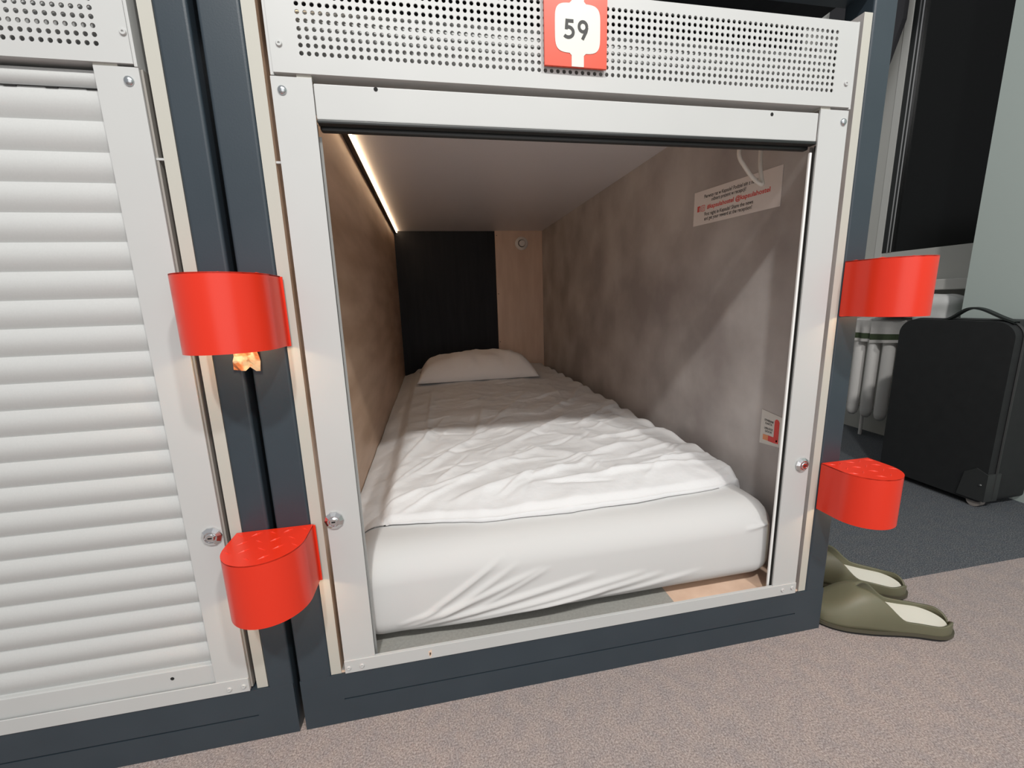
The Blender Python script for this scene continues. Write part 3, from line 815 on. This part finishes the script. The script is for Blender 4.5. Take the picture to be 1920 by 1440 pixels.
bm = bmesh.new(); prism(bm, [(cy0-.004, 0.03), (cy0-.004, .13), (cy0+.03, .145), (cy0+.062, .12), (cy0+.075, .03)], lambda a, b: Vector((cx0-.004, a, b)), (.06, 0, 0)); obj('corner_guard', bm, M['blackplastic'], SC)
for yy in (cy0+.030, cy1-.035):
    bm = bmesh.new(); cyl(bm, (cx0+.008, yy, .021), (1, 0, 0), .021, .021, .022, 22); box(bm, cx0+.004, cx0+.034, yy-.014, yy+.014, .022, .05, .003)
    for f_ in bm.faces:
        pass
    obj('wheel', bm, M['rubberwheel'], SC, True)
bm = bmesh.new(); lathe(bm, (cx0-.0045, cy0+.012, .088), (-1, 0, 0), [(.004, 0), (.003, .002), (0, .003)], 10); obj('stud', bm, M['alu'], SC)

# ------------------------------------------------------------------ radiator, towel and cloths in the niche
RD = thing('radiator', 'white column radiator in the window niche behind the red step', 'radiator', (2.4, .95, .1))
for k in range(6):
    y = 1.150-k*.0735
    bm = bmesh.new()
    tube(bm, [(2.40, y, .105), (2.40, y, .118), (2.40, y, .14), (2.40, y, .50), (2.40, y, .575), (2.40, y, .60)], [.012, .022, .027, .027, .027, .015], 16)
    obj('column', bm, M['radiator'], RD, 'full')
for z in (.16, .55):
    bm = bmesh.new(); tube(bm, [(2.43, 1.18, z), (2.43, .76, z)], .014, 12); obj('manifold', bm, M['radiator'], RD, True)
for y in (1.0, .85):
    bm = bmesh.new(); tube(bm, [(2.40, y, .16), (2.502, y, .16)], .009, 8); obj('wall_bracket', bm, M['radiator'], RD, True)
for y in (1.10, .80):
    bm = bmesh.new(); tube(bm, [(2.41, y, .14), (2.41, y, 0)], .008, 8); obj('foot', bm, M['radiator'], RD, True)
def drape(ya, yb, zt, zb0, zb1, ph, xo=2.362):
    """cloth hung over the radiator front; zb0/zb1 lower edge at ya / yb"""
    bm = bmesh.new(); G = []
    for j in range(21):
        row = []
        for i in range(31):
            u, v = i/30, j/20; y = ya+(yb-ya)*u; zb = zb0+(zb1-zb0)*u
            if v < .25: s = v/.25; x = xo+.075*(1-s); z = zt+.004*math.sin(PI*s)-.012*s*s
            else: s = (v-.25)/.75; x = xo-.008*math.sin(u*11+ph)*s; z = zt-.012+(zb-zt+.012)*s
            row.append(bm.verts.new((x, y, z)))
        G.append(row)
    for j in range(20):
        for i in range(30):
            f_ = bm.faces.new((G[j][i], G[j][i+1], G[j+1][i+1], G[j+1][i]))
            if 14 <= j < 18: f_.material_index = 1
    bmesh.ops.solidify(bm, geom=bm.faces[:], thickness=.004)
    return bm
tag(obj('towel', drape(1.168, 1.080, .632, .512, .510, 1), [M['towel'], M['green']], None, True), 'white towel with green band, left half of the pair draped over the radiator', 'towel', 'towels on the radiator')
tag(obj('towel', drape(1.076, .900, .634, .505, .520, 3), [M['towel'], M['green']], None, True), 'white towel with green band, draped over the radiator beside the suitcase', 'towel', 'towels on the radiator')
bm = roundbox(2.33, 2.44, .90, 1.05, .640, .668, .013, 12, 14, 6, lambda q, n: n*.003*noise.noise(q*30)); tag(obj('folded_cloth', bm, M['purple'], None, 'full'), 'folded purple cloth lying on the radiator towels behind the suitcase', 'cloth')
bm = roundbox(2.315, 2.44, .715, .885, .600, .745, .045, 18, 22, 18, lambda q, n: n*.006*noise.noise(q*22)); tag(obj('cloth_bundle', bm, M['bundle'], None, 'full'), 'shiny white bundle resting on the radiator between the red step and the grey wall', 'bundle')
# tidy unused hanging bits: none

# ------------------------------------------------------------------ light
w = bpy.data.worlds.new('world'); bpy.context.scene.world = w; w.use_nodes = True
bg = w.node_tree.nodes['Background']; bg.inputs[0].default_value = (.97, .98, 1.0, 1); bg.inputs[1].default_value = .42
def area(name, loc, target, size, energy, col):
    ld = bpy.data.lights.new(name, 'AREA'); ld.shape = 'DISK'; ld.size = size; ld.energy = energy; ld.color = col
    o = bpy.data.objects.new(name, ld); C.objects.link(o); o.location = loc
    o.rotation_euler = (Vector(target)-Vector(loc)).to_track_quat('-Z', 'Y').to_euler(); return o
area('ceiling_lamp', (-.15, -1.90, 2.98), (.45, 0, .3), .16, 53, (1, .985, .95))
area('ceiling_lamp', (1.15, -1.90, 2.98), (.45, 0, .3), .16, 38, (1, .985, .95))
area('fill_light', (.55, -2.7, 1.05), (.45, 0, .75), 2.6, 19, (1, .97, .95))  # broad unseen fill, added to brighten the deep capsule interior

# ------------------------------------------------------------------ camera
cd = bpy.data.cameras.new('camera'); cd.sensor_width = 36; cd.sensor_fit = 'HORIZONTAL'; cd.lens = 779.8975790/1920*36
cd.clip_start = .02; cd.clip_end = 50
co = bpy.data.objects.new('camera', cd); C.objects.link(co); co.location = CAM; co.rotation_euler = (1.37671827, 0.03070612, -0.18794838)
sc = bpy.context.scene; sc.camera = co
sc.view_settings.view_transform = 'Standard'; sc.view_settings.look = 'None'; sc.view_settings.gamma = 1; sc.view_settings.use_curve_mapping = False
sc.view_settings.exposure = 0.0
